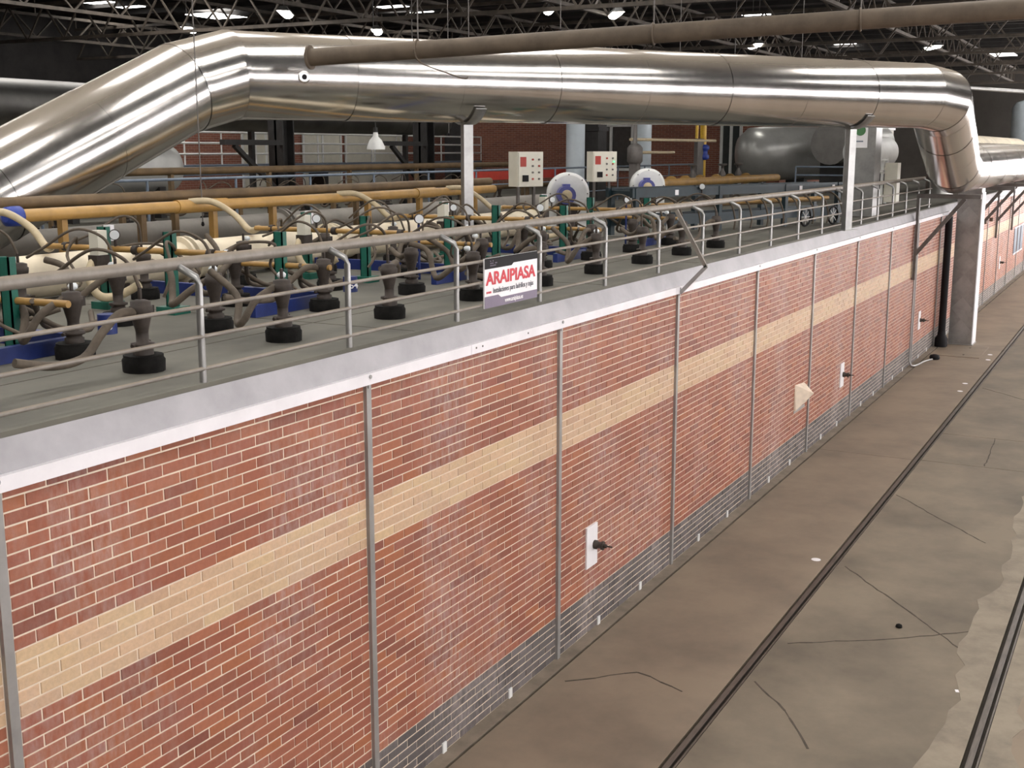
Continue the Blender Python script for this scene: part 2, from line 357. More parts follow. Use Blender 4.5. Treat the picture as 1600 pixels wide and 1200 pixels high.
# valve plates
for i, (x, z, lab) in enumerate(((10.37,.89,'white plate with brass valve stub beside the long first wall bays'), (20.89,.87,'white plate with valve stub past the triangular hood'), (28.41,.9,'white plate with valve stub below the pipe bracket'), (43.5,1.0,'small valve plate on the wall beyond the clad column'))):
    t = thing('valve_plate', lab, 'valve', (x,-.006,z))
    MB().box((-.125,-.018,-.21),(.125,.0,.21)).build('plate', 'signwhite', t)
    v = MB().lathe((.05,-.018,0), [(.045,0),(.045,.03),(.034,.035),(.034,.075),(.045,.08),(.045,.10)], 14, (0,-1,0)).build('valve_body', 'burner', t)
    MB().lathe((.05,-.118,0), [(.02,0),(.02,.03),(.008,.035),(.008,.09)], 10, (0,-1,0)).build('spindle', 'burner', v)
t = thing('wall_hood', 'beige triangular sheet hood on the brick wall', 'hood', (18.09,-.006,1.02))
MB().add([(-.28,0,.20),(-.28,0,-.22),(.30,0,-.02),(.30,0,.14),(-.05,-.24,.05),(-.28,-.03,-.2)], [(0,4,5),(0,5,1),(0,3,4),(3,2,4),(4,2,1),(4,1,5),(0,1,2,3)]).build('hood_sheet', 'mortar', t)
MB().box((-.30,-.012,-.24),(.32,.004,-.2)).build('flange', 'strip', t)

# ------------------------------------------------------------------ kiln deck
deck = struct(MB().box((.6,.06,3.1),(58,8.4,ZD)).build('floor_deck', 'deck'), 'grey concrete roof deck of the kiln')
MB().box((.6,.3,0),(58,8.4,3.1)).build('kiln_body', 'mortar', deck)
for x in (7.4,10.9,13.6,17.2,21.5): MB().box((x,.1,ZD-.004),(x+.012,8.4,ZD+.0015)).build('joint', 'crack', deck)
for y in (1.02,4.9): MB().box((.6,y,ZD-.004),(58,y+.01,ZD+.0015)).build('joint', 'crack', deck)

# railing along the edge
rl = thing('guard_railing', 'grey tubular guard railing with inward bent posts along the kiln edge', 'railing', (0,0,ZD))
MB().tube([(.8,.25,.67),(15,.25,.67),(29.5,.25,.67)], .036, 14).build('handrail', 'rail', rl)
for z in (.08,.265,.435): MB().cyl((.8,.075,z),(29.5,.075,z),.0125,8).build('rail', 'rail', rl)
pp = None
for k in range(-3, 18):
    x = 5.15+1.42*k
    if pp is None:
        pp = MB().tube([(0,.085,-.06),(0,.085,.3),(0,.085,.56),(0,.10,.60),(0,.23,.655)], .021, 10).build('post', 'galv', rl); pp.location = (x,0,0)
    else: o = pp.copy(); C.objects.link(o); o.location = (x,0,0)
br = thing('brace_bar', 'bent steel bar bracing the handrail out over the wall edge', 'brace', (12.62,0,3.12))
MB().bar((0,.03,.94),(0,-.33,.33),.03,.04).build('upper_arm', 'rail', br); MB().bar((0,-.34,.345),(0,-.04,.03),.03,.04).build('lower_arm', 'strip', br)

# company sign on the railing
sg = thing('company_sign', 'white ARAIPIASA company sign hung on the railing', 'sign', (8.36,.045,3.455))
MB().box((0,0,0),(.925,.012,.40)).build('sign_board', 'signwhite', sg)
MB().add([(0,-.002,.40),(0,-.002,.315),(.455,-.002,.315),(.49,-.002,.335),(.925,-.002,.335),(.925,-.002,.40)], [(0,1,2,3,4,5)]).build('black_band', 'signblack', sg)
MB().add([(0,-.002,.0),(.925,-.002,0),(.925,-.002,.07),(.27,-.002,.07),(.225,-.002,.095),(0,-.002,.095)], [(0,1,2,3,4,5)]).build('purple_band', 'signpurple', sg)
RT = (PI/2,0,0)
text('lettering', 'ARAIPIASA', .142, 'red_sign', (.025,-.003,.188), RT, sg, .004, 1.27)
text('lettering', 'Instalaciones para ladrillos y tejas', .062, 'signgrey', (.135,-.003,.115), RT, sg, .0004, .86)
text('lettering', 'www.araipiasa.es', .052, 'signwhite', (.335,-.003,.022), RT, sg, .001, .9)
for i in range(3): MB().box((.03+.028*i,-.0035,.118),(.048+.028*i,-.001,.134)).build('red_square', 'red_sign', sg)
for (i, j) in ((0,2),(2,2),(0,1),(1,1),(2,1),(4,1),(5,1),(0,0),(1,0),(2,0),(3,0),(4,0)): MB().box((.09+.02*i,-.0035,.335+.018*j),(.102+.02*i,-.001,.344+.018*j)).build('logo_square', 'signpurple', sg)

# ------------------------------------------------------------------ big silver duct
def mitre_pipe(root, P, r, seg, m, n=40, name='cladding_section', lap=.004, bandm=None):
    P = [Vector(q) for q in P]; st = [(P[0], (P[1]-P[0]).normalized())]
    for i in range(len(P)-1):
        d = (P[i+1]-P[i]); L = d.length; d.normalize(); k = max(1, round(L/seg))
        for j in range(1, k): st.append((P[i]+d*L*j/k, d))
        st.append((P[i+1], ((d+(P[i+2]-P[i+1]).normalized()).normalized() if i+2 < len(P) else d)))
    rings = []
    ref = Vector((0,0,1))
    for i, (c, nn) in enumerate(st):
        d = (st[min(i+1,len(st)-1)][0]-st[max(i-1,0)][0]).normalized()
        d0 = (c-st[i-1][0]).normalized() if i else d
        a = d0.cross(ref).normalized(); b = a.cross(d0)
        R = []
        for k in range(n):
            q = a*math.cos(2*PI*k/n)*r + b*math.sin(2*PI*k/n)*r
            R.append(c + q - d0*(q.dot(nn)/d0.dot(nn)))
        rings.append(R)
    for i in range(len(rings)-1):
        A, B = rings[i], rings[i+1]; ca, cb = st[i][0], st[i+1][0]
        g = lambda R, c, k: [c+(v-c)*k for v in R]
        mid = [(u+w)/2 for u, w in zip(A,B)]; cm = (ca+cb)/2; f = 1+lap*(1 if i % 2 else -1)
        o = MB().rings([g(A,ca,f), g(mid,cm,f), g(B,cb,f)], i in (0, len(rings)-2)).build(name, m, root)
        if bandm:
            dd = (cb-ca).normalized(); A2 = [v+dd*.05 for v in A]
            MB().rings([g(A,ca,1.009), [c for c in g(A2,ca+dd*.05,1.009)]], False).build('lap_band', bandm, o)
duct = thing('insulated_duct', 'large silver aluminium-clad duct crossing over the kiln deck', 'duct', (11.5,5.65,5.6))
ofs = Vector((11.5,5.65,5.6))
E1 = Vector((11.5,5.65,5.6)); B1 = Vector((22.0,-1.15,5.6)); B2 = Vector((26.7,-.78,4.36))
dl = Vector((-3.0,.30,-1.34)).normalized(); dm = (B1-E1).normalized(); dr = (B2-B1).normalized()
path = [E1+dl*7.0, E1+dl*.45, E1+dm*.28, B1-dm*.45, B1-dm*.02+Vector((.1,0,-.06)), B1+dr*.6, B2-dr*.35, B2+Vector((.35,0,-.02)), Vector((62,-.78,4.33))]
path[0] = E1+dl*4.75
mitre_pipe(duct, [q-ofs for q in path], .53, 1.55, 'silver', 48, bandm='silver')
h = E1+dm*1.05-ofs; nrm = Vector((-.55,-.83,-.05)).normalized()
c0 = h+nrm*.52
MB().lathe(c0, [(.075,0),(.075,.018),(.06,.022),(.03,.022)], 20, nrm).build('port_ring', 'band', duct); MB().lathe(c0+nrm*.02, [(.033,0),(.033,.006)], 16, nrm).build('port_hole', 'signblack', duct)
for (px, lab) in ((14.45,'galvanised post under the middle of the silver duct'), (20.35,'galvanised post under the silver duct near the cabinet')):
    t0 = (px-E1.x)/(B1.x-E1.x); py = E1.y+(B1.y-E1.y)*t0
    t = thing('duct_support', lab, 'support post', (px,py,ZD), math.atan2(dm.y,dm.x))
    MB().box((-.07,-.05,.012),(.07,.05,1.70)).build('post', 'galv', t)
    MB().box((-.14,-.12,0),(.14,.12,.014)).build('base_plate', 'galv', t)
    MB().rings([[Vector((xx, .548*math.sin(a)*q, 2.2-.548*math.cos(a)*q)) for q, xx in ((1,-.08),(1,.08),(1.03,.08),(1.03,-.08))] for a in [(-50+10*i)*PI/180 for i in range(11)]]).build('saddle', 'galv', t)
# wall brackets carrying the duct outside
for i, x in enumerate((27.1,33.5,37.0,41.5,46.0)):
    t = thing('wall_bracket', ['dark steel angle bracket under the bend of the silver duct','steel angle bracket under the silver duct next after the clad column','steel angle bracket under the silver duct, second after the clad column','steel angle bracket under the silver duct, third after the clad column','steel angle bracket under the silver duct, fourth after the clad column'][i], 'bracket', (x,0,0))
    z1 = 3.72
    MB().box((-.06,-.09,1.95),(.06,-.03,z1)).build('upright', 'bracket', t)
    MB().box((-.06,-1.32,z1-.02),(.06,-.03,z1+.07)).build('arm', 'bracket', t)
    MB().bar((0,-1.0,z1-.02),(0,-.06,2.5),.07,.08).build('strut', 'bracket', t)
# clad column
t = thing('clad_column', 'galvanised sheet clad square column standing beside the kiln wall', 'column', (31.4,-.55,0))
MB().box((-.3,-.28,.02),(.3,.26,3.80)).build('cladding', 'galv', t)
for k in range(6): MB().add([(-.303,-.26,.35+.55*k),(-.303,-.01,.07+.55*k),(-.303,.24,.35+.55*k),(-.303,-.01,.63+.55*k)], [(0,1,2,3)]).build('diamond_crease', 'strip', t)
MB().box((-.27,-.30,0),(.33,-.28,3.7)).build('lit_face_sheet', 'fascia', t); MB().box((-.34,-.32,0),(.34,.30,.02)).build('foot', 'galv', t)  # white sheet puts the lit look of this column face into its colour
t = thing('drain_pipe', 'black vertical pipe on the brick wall beside the clad column', 'pipe', (30.6,-.2,0))
MB().cyl((0,0,0),(0,0,3.15),.085,14).build('pipe', 'signblack', t); MB().lathe((0,0,0), [(.15,0),(.15,.2),(.1,.28),(.085,.4)], 14).build('boot', 'signblack', t)
t = thing('cable_conduit', 'thin grey conduit running down the brick wall below the bracket', 'conduit', (27.2,-.055,0))
MB().tube(spline([(0,0,2.0),(0,0,.4),(0,-.02,.1),(.15,-.1,.03),(.9,-.18,.02),(1.2,-.3,.03)]), .02, 8).build('conduit', 'strip', t)
MB().lathe((1.4,-.32,0), [(.1,0),(.12,.04),(.1,.1),(.03,.12)], 12).build('junction', 'signblack', t)
o = tag(MB().box((29.2,-1.26,0),(30.9,-.34,.012)).build('floor_hatch', 'concrete'), 'flush floor hatch cover in front of the clad column', 'hatch')
for x in (29.5,30.6): MB().box((x-.04,-.9,.012),(x+.04,-.86,.018)).build('lifting_eye', 'crack', o)
for (x, y) in ((24.94,-1.45),(25.84,-1.42),(29.09,-1.47),(29.86,-1.42),(13.56,-1.46)):
    tag(MB().lathe((x,y,-.001), [(.055,0),(.055,.004),(.05,.006)], 16).build('floor_marker', 'signwhite'), 'round white marker disc on the floor beside the rail', 'marker', 'white discs on the floor')
tag(MB().box((10.63,-3.46,-.001),(10.68,-3.43,.004), .3).build('paper_scrap', 'signwhite'), 'scrap of white paper on the floor by the outer rail', 'paper')
tag(MB().lathe((11.91,-2.71,-.001), [(.02,0),(.035,.008),(.03,.03),(.01,.04)], 9).build('dark_lump', 'black'), 'small black lump lying on the floor between the rails', 'lump')

# ------------------------------------------------------------------ burners
def burner_proto(kind):
    t = thing('kiln_burner', '', 'burner')
    MB().lathe((0,0,0), [(.125,0),(.128,.07),(.118,.085),(.118,.1)], 14).build('block', 'black', t)
    c = MB().lathe((0,0,.1), [(.062,0),(.062,.03),(.05,.035),(.05,.05),(.07,.055),(.07,.07),(.038,.075),(.038,.13)], 14).build('collar', 'burner', t)
    MB().cyl((-.09,0,.16),(.09,.03,.165),.012,8).build('lever', 'burner', c)
    b = MB().lathe((0,0,.22), [(.036,0),(.04,.03),(.068,.14),(.07,.17),(.06,.175),(.06,.20),(.03,.21)], 14).build('nozzle_body', 'burner', t)
    MB().box((.05,-.03,.33),(.082,.03,.39)).build('side_lug', 'burner', b)
    MB().cyl((.02,.02,.42),(.02,.02,.50),.012,8).build('air_stub', 'burner', t)
    if kind == 0: pts = [(-.05,0,.36),(-.16,.02,.36),(-.3,.03,.26),(-.42,.05,.14),(-.62,.08,.12),(-.85,.12,.17)]
    elif kind == 1: pts = [(.0,.05,.38),(-.1,.14,.30),(-.16,.26,.2),(-.06,.36,.24),(.02,.46,.42),(.0,.62,.48)]
    elif kind == 2: pts = [(-.05,.02,.38),(-.2,.05,.3),(-.28,.1,.16),(-.22,.22,.14),(-.1,.34,.3),(-.1,.6,.46)]
    else: pts = [(.05,.02,.38),(.2,.05,.42),(.36,.12,.34),(.52,.22,.3),(.66,.34,.36)]
    MB().tube(spline(pts), .026, 8).build('hose', 'hose', t)
    q = [(.02,.02,.5),(.0,.1,.66),(-.06,.3,.72),(-.1,.55,.58),(-.08,.72,.5)] if kind != 3 else [(.02,.02,.5),(-.04,.02,.68),(-.2,.1,.74),(-.34,.3,.6),(-.36,.5,.52)]
    if kind != 2: MB().tube(spline(q), .011, 6).build('thin_hose', 'hose', t)
    if kind in (1,2):
        MB().cyl((.1,.1,0),(.1,.1,.42),.008,6).build('stake', 'strip', t); MB().lathe((.1,.1,.42), [(.012,0),(.03,.01),(.033,.03),(.02,.045)], 10).build('valve_knob', 'dial', t)
    return t
BP = [burner_proto(k) for k in range(4)]; used = [False]*4
def burner(x, y, kind, rz, label, group, z=ZD):
    if not used[kind]: o = BP[kind]; used[kind] = True
    else: o = copy_tree(BP[kind])
    o.location = (x,y,z); o.rotation_euler = (0,0,rz); tag(o, label, 'burner', group)
random.seed(3)
for k in range(-1, 9): burner(5.27+1.325*k, .66, (0,2,3,1)[k % 4], random.uniform(-.4,.4), 'dark burner on a black block in the row beside the guard railing', 'burners beside the railing')
for k in range(0, 9): burner(5.36+1.33*k+random.uniform(-.04,.04), 1.38, (2,1,0,3)[k % 4], random.uniform(-.5,.5), 'dark burner on a black block in the second row from the railing', 'burners in the second row')
for k in range(0, 7): burner(6.62+1.33*k, 2.25, (1,2,3,0)[k % 4], random.uniform(-.5,.5), 'dark burner between the green channel uprights', 'burners in the third row')
for k in range(0, 6): burner(6.6+1.33*k, 3.28, (1,3,2,1)[k % 4], random.uniform(-.5,.5), 'dark burner in front of the cream pipe', 'burners in the row at the cream pipe')

# burner supply frames: green channels, ochre manifold, blue skid
def upright(root, x, y, h, foot=True):
    u = MB().box((x-.03,y-.045,.02),(x-.02,y+.045,h)).box((x-.03,y-.045,.02),(x+.03,y-.035,h)).box((x-.03,y+.035,.02),(x+.03,y+.045,h)).build('upright', 'green', root)
    MB().box((x-.09,y-.1,.0),(x+.09,y+.1,.06)).build('foot', 'green', u)
def gauge(root, x, y, z, r=.05, tilt=0):
    g = MB().lathe((x,y,z), [(r*.9,0),(r,.01),(r,.04),(r*.92,.045)], 18, (-.75,-.65,.0)).build('gauge', 'burner', root)
    d = Vector((-.75,-.65,0)).normalized()*.047
    MB().lathe((x+d.x,y+d.y,z), [(r*.85,0),(r*.85,.003)], 18, (-.75,-.65,0)).build('dial', 'dial', g)
    MB().cyl((x,y,z-r),(x,y,z-r-.08),.012,8).build('stem', 'burner', g)
def frame(i, label, tagtext=None, skid=True):
    x = 7.3+2.72*i
    t = thing('supply_frame', label, 'burner frame', (x,1.4,ZD))
    upright(t, 0.0, .95, .66); upright(t, .0, 1.68, .68); upright(t, .68, .38, .64)
    m = MB().cyl((0.04,.25,.50),(-.02,2.33,.50),.026,10).build('manifold', 'yellow', t)
    for y in (.5,1.3,2.1): MB().cyl((.0,y,.50),(.0,y+.05,.50),.04,10).build('coupling', 'burner', m)
    m2 = MB().cyl((.72,-.1,.36),(.66,1.1,.36),.024,10).build('manifold', 'yellow', t)
    if skid: MB().box((1.0,.2,.0),(1.06,2.35,.11)).build('skid', 'blue', t)
    MB().box((.1,.18,.0),(1.06,.24,.1)).build('skid', 'blue', t)
    MB().box((-.18,1.56,.46),(-.08,1.66,.66)).build('valve_box', 'cabinet', t); MB().box((-.2,1.56,.28),(-.06,1.66,.46)).build('actuator', 'burner', t)
    MB().box((.06,1.66,.56),(.10,1.74,.69)).build('label_plate', 'signwhite', t)
    gauge(t, -.0, 1.55, .62, .045); 
    if i: gauge(t, .45, .6, .62, .05); MB().cyl((.45,.6,.0),(.45,.6,.56),.014,8).build('gauge_post', 'blue', t)
    MB().tube(spline([(-.12,1.65,.46),(-.26,1.6,.30),(-.24,1.52,.14),(-.1,1.45,.13),(.0,1.3,.22)]), .035, 8).build('cream_hose', 'hosecream', t)
    MB().tube(spline([(.1,3.35,.75),(.24,3.15,.75),(.30,2.9,.62),(.2,2.6,.46),(.0,2.3,.5)]), .035, 8).build('cream_hose', 'hosecream', t)
    R_ = random.Random(40+i)
    for (a, s) in ((.35,1),(.9,-1),(1.5,1),(2.0,-1)):
        e1, e2, e3 = R_.uniform(-.1,.05), R_.uniform(-.12,.04), R_.uniform(-.12,.12)
        MB().tube(spline([(.0,a,.52),(.12*s+e3*.4,a-.08,.62+e1),(.3*s+e3,a-.2+e3,.56+e2),(.42*s+e3,a-.28-e3,.36+e2),(.46*s,a-.3,.2)]), .013, 6).build('hose_loop', 'hose', t)
        MB().tube(spline([(.68,a*.5,.37),(.8,a*.5+.1*s,.28),(.95,a*.5+.2*s,.16),(1.2,a*.5+.2*s,.12),(1.4,a*.5,.2)]), .02, 6).build('hose_loop', 'hose', t)
    if tagtext:
        p = MB().lathe((1.1,-.02,.12), [(.062,0),(.062,.13)], 16).build('number_tag', 'blue', t)
        text('lettering', tagtext, .075, 'signwhite', (1.06,-.085,.155), (PI/2,0,-.75), p, .001, align='CENTER')
frame(-1, 'burner supply frame with the blue end cap pipe above it', '5')
frame(0, 'burner supply frame with green channels and the blue tag 64', '64')
frame(1, 'burner supply frame with green channels behind the company sign')
frame(2, 'burner supply frame with green channels before the white fan')
frame(3, 'burner supply frame with green channels beside the dark teal rack', None, False)

# cream and grey deck pipes
def flanged(name, label, y, r, xs, m, zc, fm):
    t = thing(name, label, 'pipe', (xs[0],y,ZD))
    for a, b in zip(xs[:-1], xs[1:]):
        s = MB().cyl((a-xs[0]+.03,0,zc),(b-xs[0]-.03,0,zc),r,28).build('pipe_section', m, t)
        for q, sg_ in ((a-xs[0]+.03,1),(b-xs[0]-.03,-1)):
            f = MB().cyl((q,0,zc),(q+sg_*.03,0,zc),r*1.28,24).build('flange', fm, s)
    for a in xs[:-1]:
        for dx in (.4,1.5): MB().box((a-xs[0]+dx-.06,-r*.8,0),(a-xs[0]+dx+.06,r*.8,zc-r*.75)).build('saddle', 'burner', t)
flanged('deck_pipe', 'cream insulated pipe in flanged lengths lying along the deck', 4.0, .19, (4.3,6.75,9.18,11.65,14.05), 'creampipe', .215, 'creampipe')
flanged('deck_pipe', 'short cream pipe length lying past the duct post', 4.0, .19, (14.85,16.9), 'creampipe', .215, 'creampipe')
flanged('deck_pipe', 'dull grey pipe lying along the deck behind the ochre gas main', 6.6, .2, (8.8,14,18.5,23), 'greyduct', .22, 'greyduct')
t = thing('gas_main', 'long ochre gas main on ochre posts above the deck', 'pipe', (7.72,4.75,ZD))
MB().cyl((.1,0,.70),(9.3,0,.70),.062,16).build('pipe', 'yellow', t)
for a, b in ((2.2,3.0),(7.0,7.5)): MB().cyl((a,0,.70),(b,0,.70),.074,16).build('sleeve', 'yellow', t)
MB().lathe((.02,0,.70), [(.05,-.04),(.09,-.02),(.095,.05),(.095,.12),(.07,.14)], 18, (1,0,0)).build('end_cap', 'valveblue', t)
for x in (.7,1.75,2.85,3.9,5.9,7.2,8.8): MB().box((x-.035,.03,0),(x+.035,.1,.68)).build('post', 'brownpipe' if x in (1.75,) else 'yellow', t)
MB().cyl((-3,.4,.80),(9.9,.4,.80),.06,12).build('upper_pipe', 'brownpipe', t)
for x in (-1.5,2.6,6.1,9.0): MB().box((x-.03,.37,0),(x+.03,.43,.78)).build('post', 'brownpipe', t)

# fans, control boxes
def fan(name, label, loc, s, rz):
    t = thing(name, label, 'fan', loc, rz)
    MB().lathe((0,.12*s,.60*s), [(.30*s,0),(.345*s,.01),(.345*s,.22*s),(.30*s,.24*s)], 36, (0,-1,0)).build('scroll_housing', 'white', t)
    m = MB().cyl((-.06*s,-.12*s,.58*s),(-.06*s,-.36*s,.58*s),.15*s,20).build('motor', 'motor', t)
    MB().lathe((-.06*s,-.36*s,.58*s), [(.09*s,0),(.08*s,.03),(.03,.035)], 18, (0,-1,0)).build('motor_cowl', 'hosecream', m)
    MB().box((-.12*s,-.30*s,.68*s),(.0,-.18*s,.76*s)).build('terminal_box', 'motor', m)
    MB().box((-.2*s,-.34*s,.02),(.12*s,-.12*s,.44*s)).build('motor_stand', 'burner', t)
    MB().box((-.34*s,-.36*s,0),(.34*s,.18*s,.06)).build('base', 'white', t)
    MB().box((.10*s,-.1*s,.05),(.34*s,.1*s,.5*s)).build('outlet', 'white', t); MB().box((-.32*s,-.1*s,.05),(-.2*s,.1*s,.42*s)).build('leg', 'white', t)
    for k in range(8): a = k*PI/4; MB().cyl((.31*s*math.cos(a),-.118*s,.60*s+.31*s*math.sin(a)),(.31*s*math.cos(a),-.135*s,.60*s+.31*s*math.sin(a)),.012,6).build('bolt', 'bracket', t)
fan('blower_fan', 'white centrifugal fan with blue motor behind the green channels', (18.3,4.05,ZD), 1.0, -1.0)
fan('blower_fan', 'white centrifugal fan half hidden behind the teal rack', (23.2,4.6,ZD), 1.0, -1.0)
def cbox(label, loc, rz, two):
    t = thing('control_box', label, 'control box', loc, rz)
    for x in (-.15,.15): MB().box((x-.02,-.02,0),(x+.02,.02,.76)).build('leg', 'bracket', t)
    MB().box((-.24,-.13,.74),(.24,.13,1.28)).build('cabinet', 'cabinet', t)
    MB().box((-.225,-.145,.755),(.225,-.13,1.265)).build('door', 'cabinet', t)
    MB().box((-.2,-.15,1.05),(-.09,-.144,1.2)).build('notice', 'redpaint', t); MB().box((-.16,-.17,.82),(-.06,-.144,.92)).build('main_switch', 'signblack', t)
    for i in range(2):
        for j in range(4): MB().cyl((.03+.12*i,-.14,.86+.1*j),(.03+.12*i,-.165,.86+.1*j),.016,10).build('button', 'bracket' if (i+j) % 3 else 'redpaint', t)
    if two: MB().cyl((.17,-.14,1.1),(.17,-.165,1.1),.014,8).build('pilot_light', 'led', t)
cbox('cream control box on legs beside the ochre gas main', (17.15,4.24,ZD), -.5, False)
cbox('cream control box with lit green pilot lamp beside the pale column', (20.5,4.42,ZD), -.7, True)

# teal burner rack
t = thing('burner_rack', 'long dark teal burner rack on wheels standing on the deck', 'rack', (17.05,2.6,ZD), math.atan2(-1.9,5.3))
L = 5.6
for y in (-.25,.25):
    MB().box((0,y-.03,.60),(L,y+.03,.74)).build('upper_beam', 'teal', t); MB().box((0,y-.03,.16),(L,y+.03,.32)).build('lower_beam', 'teal', t)
for x in (.1,2.1,3.9,5.5):
    for y in (-.25,.25): MB().box((x-.04,y-.04,.02),(x+.04,y+.04,.74)).build('leg', 'teal', t)
    MB().box((x-.03,-.25,.62),(x+.03,.25,.7)).build('cross_bar', 'teal', t)
MB().cyl((.1,-.05,.46),(5.5,-.05,.46),.035,10).build('manifold', 'yellow', t); MB().cyl((.1,.1,.42),(5.5,.1,.42),.03,10).build('manifold', 'brownpipe', t)
for k in range(12):
    x = .35+.44*k
    MB().tube(spline([(x,-.05,.48),(x+.05,-.22,.58),(x+.08,-.42,.46),(x+.1,-.5,.22),(x+.1,-.48,.05)]), .016, 6).build('hose_loop', 'hose', t)
for x in (4.4,5.25):
    w_ = MB().rings([[Vector((x+(.15+.018*math.cos(b))*math.cos(a), -.34+.018*math.sin(b), .165+(.15+.018*math.cos(b))*math.sin(a))) for b in [2*PI*j/6 for j in range(6)]] for a in [2*PI*i/24 for i in range(25)]], False).build('wheel', 'signblack', t)
    for k in range(4): a = k*PI/4; MB().bar((x-.14*math.cos(a),-.34,.165-.14*math.sin(a)),(x+.14*math.cos(a),-.34,.165+.14*math.sin(a)),.01,.01).build('spoke', 'strip', w_)
for x in (1.0,4.3,5.3): MB().box((x-.03,-.285,.62),(x+.05,-.28,.70)).build('label_plate', 'signwhite', t)
gauge(t, 1.6, -.3, .74, .05)

# ------------------------------------------------------------------ rusty overhead pipe with hangers
A = Vector((11.66,4.21,5.76)); Bq = Vector((13.45,-5.2,6.13)); d = Bq-A
t = thing('overhead_pipe', 'dusty brown open-ended pipe hanging across in front of the silver duct', 'pipe', A)
MB().cyl((0,0,0), d, .1, 24).build('pipe', 'rust', t); MB().cyl(d.normalized()*-.012, d.normalized()*.012, .138, 24).build('end_flange', 'rust', t)
MB().cyl(d.normalized()*-.014, d.normalized()*-.0125, .085, 20).build('bore', 'signblack', t)
for k in (.14,.42,.64,.9):
    c = d*k; MB().cyl((c.x,c.y,c.z+.1),(c.x,c.y,RZ-A.z),.008,6).build('hanger_wire', 'bracket', t)
    q = d.normalized(); a = q.cross(Vector((0,0,1))).normalized(); b = a.cross(q)
    MB().rings([[c+(a*math.cos(w)+b*math.sin(w))*(.108+.012*math.cos(e))+q*.012*math.sin(e) for e in [2*PI*j/6 for j in range(6)]] for w in [2*PI*i/20 for i in range(21)]], False).build('hanger_ring', 'rust', t)
c = d*.135
MB().tube(spline([c+Vector((0,0,.12)), c+Vector((-.1,-.06,.0)), c+Vector((-.06,-.12,-.14)), c+Vector((.05,-.35,-.24)), c+Vector((.12,-.58,-.32)), c+Vector((.14,-.62,-.30))]), .008, 6).build('loose_wire', 'rust', t)
for i, (x, y, z0) in enumerate(((10.6,5.0,3.9),(16.0,4.6,4.05),(15.6,2.9,6.35),(18.4,6.4,5.0),(21.4,3.3,6.2),(23,1.5,6.15))):
    t = thing('hanging_cable', 'thin dark cable hanging down from the roof', 'cable', (x,y,z0), 0, 'hanging roof cables')
    MB().cyl((0,0,0),(0,0,RZ-z0),.007,6).build('cable', 'bracket', t); MB().lathe((0,0,-.05), [(.012,0),(.02,.02),(.012,.05)], 8).build('end_grip', 'signblack', t)

# ------------------------------------------------------------------ second kiln and the gear behind
k2 = struct(MB().box((2,9.6,0),(58,17.4,ZD)).build('floor_deck_far', 'deck'), 'roof deck of the second kiln')
t = thing('far_railing', 'grey railing between the two kiln decks', 'railing', (0,8.2,ZD))
for z in (.28,.57,.88): MB().cyl((3,0,z),(36,0,z),.022 if z > .8 else .014,8).build('rail', 'bluegrey', t)
for k in range(18): MB().cyl((3.5+1.9*k,0,0),(3.5+1.9*k,0,.88),.02,8).build('post', 'bluegrey', t)
random.seed(11)
for j, y in enumerate((10.1,11.0,12.0,13.2)):
    for k in range(9):
        if j > 1 and 13.5 < 11+2.0*k+.3*j < 20.5: continue
        burner(11+2.0*k+.3*j, y, (k+j) % 4, random.uniform(-1,1), 'small dark burner on the second kiln behind the far railing', 'burners on the second kiln')
for y, z, m, lab in ((9.9,.42,'brownpipe','brown pipe running along the near side of the second kiln deck'), (11.5,.92,'brownpipe','brown pipe running along the middle of the second kiln deck'), (14.8,.35,'yellow','ochre pipe running along the second kiln deck')):
    t = thing('far_pipe', lab, 'pipe', (8,y,ZD)); MB().cyl((0,0,z),(24,0,z),.07,12).build('pipe', m, t)
    for k in range(9): MB().box((.5+2.8*k,-.04,0),(.58+2.8*k,.04,z)).build('leg', m, t)
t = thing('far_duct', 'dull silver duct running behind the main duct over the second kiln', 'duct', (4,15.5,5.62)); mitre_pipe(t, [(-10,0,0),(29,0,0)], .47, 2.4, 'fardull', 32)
for x in (2,12.5,20,27): MB().box((x-.06,-.06,-2.22),(x+.06,.06,-.45)).build('leg', 'dkcol', t)
t = thing('storage_tank', 'dull silver horizontal tank on the second kiln', 'tank', (17.2,12.9,ZD))
MB().lathe((-2.3,0,.95), [(.05,-.02),(.3,.04),(.46,.2),(.48,.5),(.48,3.2),(.46,3.4),(.3,3.53),(.05,3.58)], 32, (1,0,0)).build('shell', 'vessel', t)
for x in (-1.6,.6): MB().box((x-.08,-.36,0),(x+.08,.36,.6)).build('saddle', 'dkcol', t)
for (x, y, lab) in ((23.55,14.2,'black steel column behind the far railing beside the pendant lamp'), (29.5,13.9,'black steel column behind the post of the silver duct')):
    t = thing('steel_column', lab, 'column', (x,y,ZD)); MB().box((-.22,-.03,.02),(.22,.03,2.4)).box((-.22,-.22,.02),(-.18,.22,2.4)).box((.18,-.22,.02),(.22,.22,2.4)).build('section', 'dkcol', t)
    MB().box((-.3,-.3,0),(.3,.3,.03)).build('base_plate', 'dkcol', t)
    MB().box((-2.3,-.25,1.42),(-.2,-.1,1.54)).build('arm', 'dkcol', t); MB().bar((-1.9,-.17,1.42),(-.2,-.17,.2),.1,.1).build('strut', 'dkcol', t)
for (x, y, lab) in ((28.6,8.75,'round pale blue column behind the white fan'), (33.2,8.75,'round pale blue column left of the yellow pipe and valves')):
    t = thing('round_column', lab, 'column', (x,y,0)); MB().cyl((0,0,0),(0,0,5.95),.24,28).build('shaft', 'whcol', t); MB().lathe((0,0,0), [(.34,0),(.34,.1),(.25,.12)], 24).build('collar', 'whcol', t)
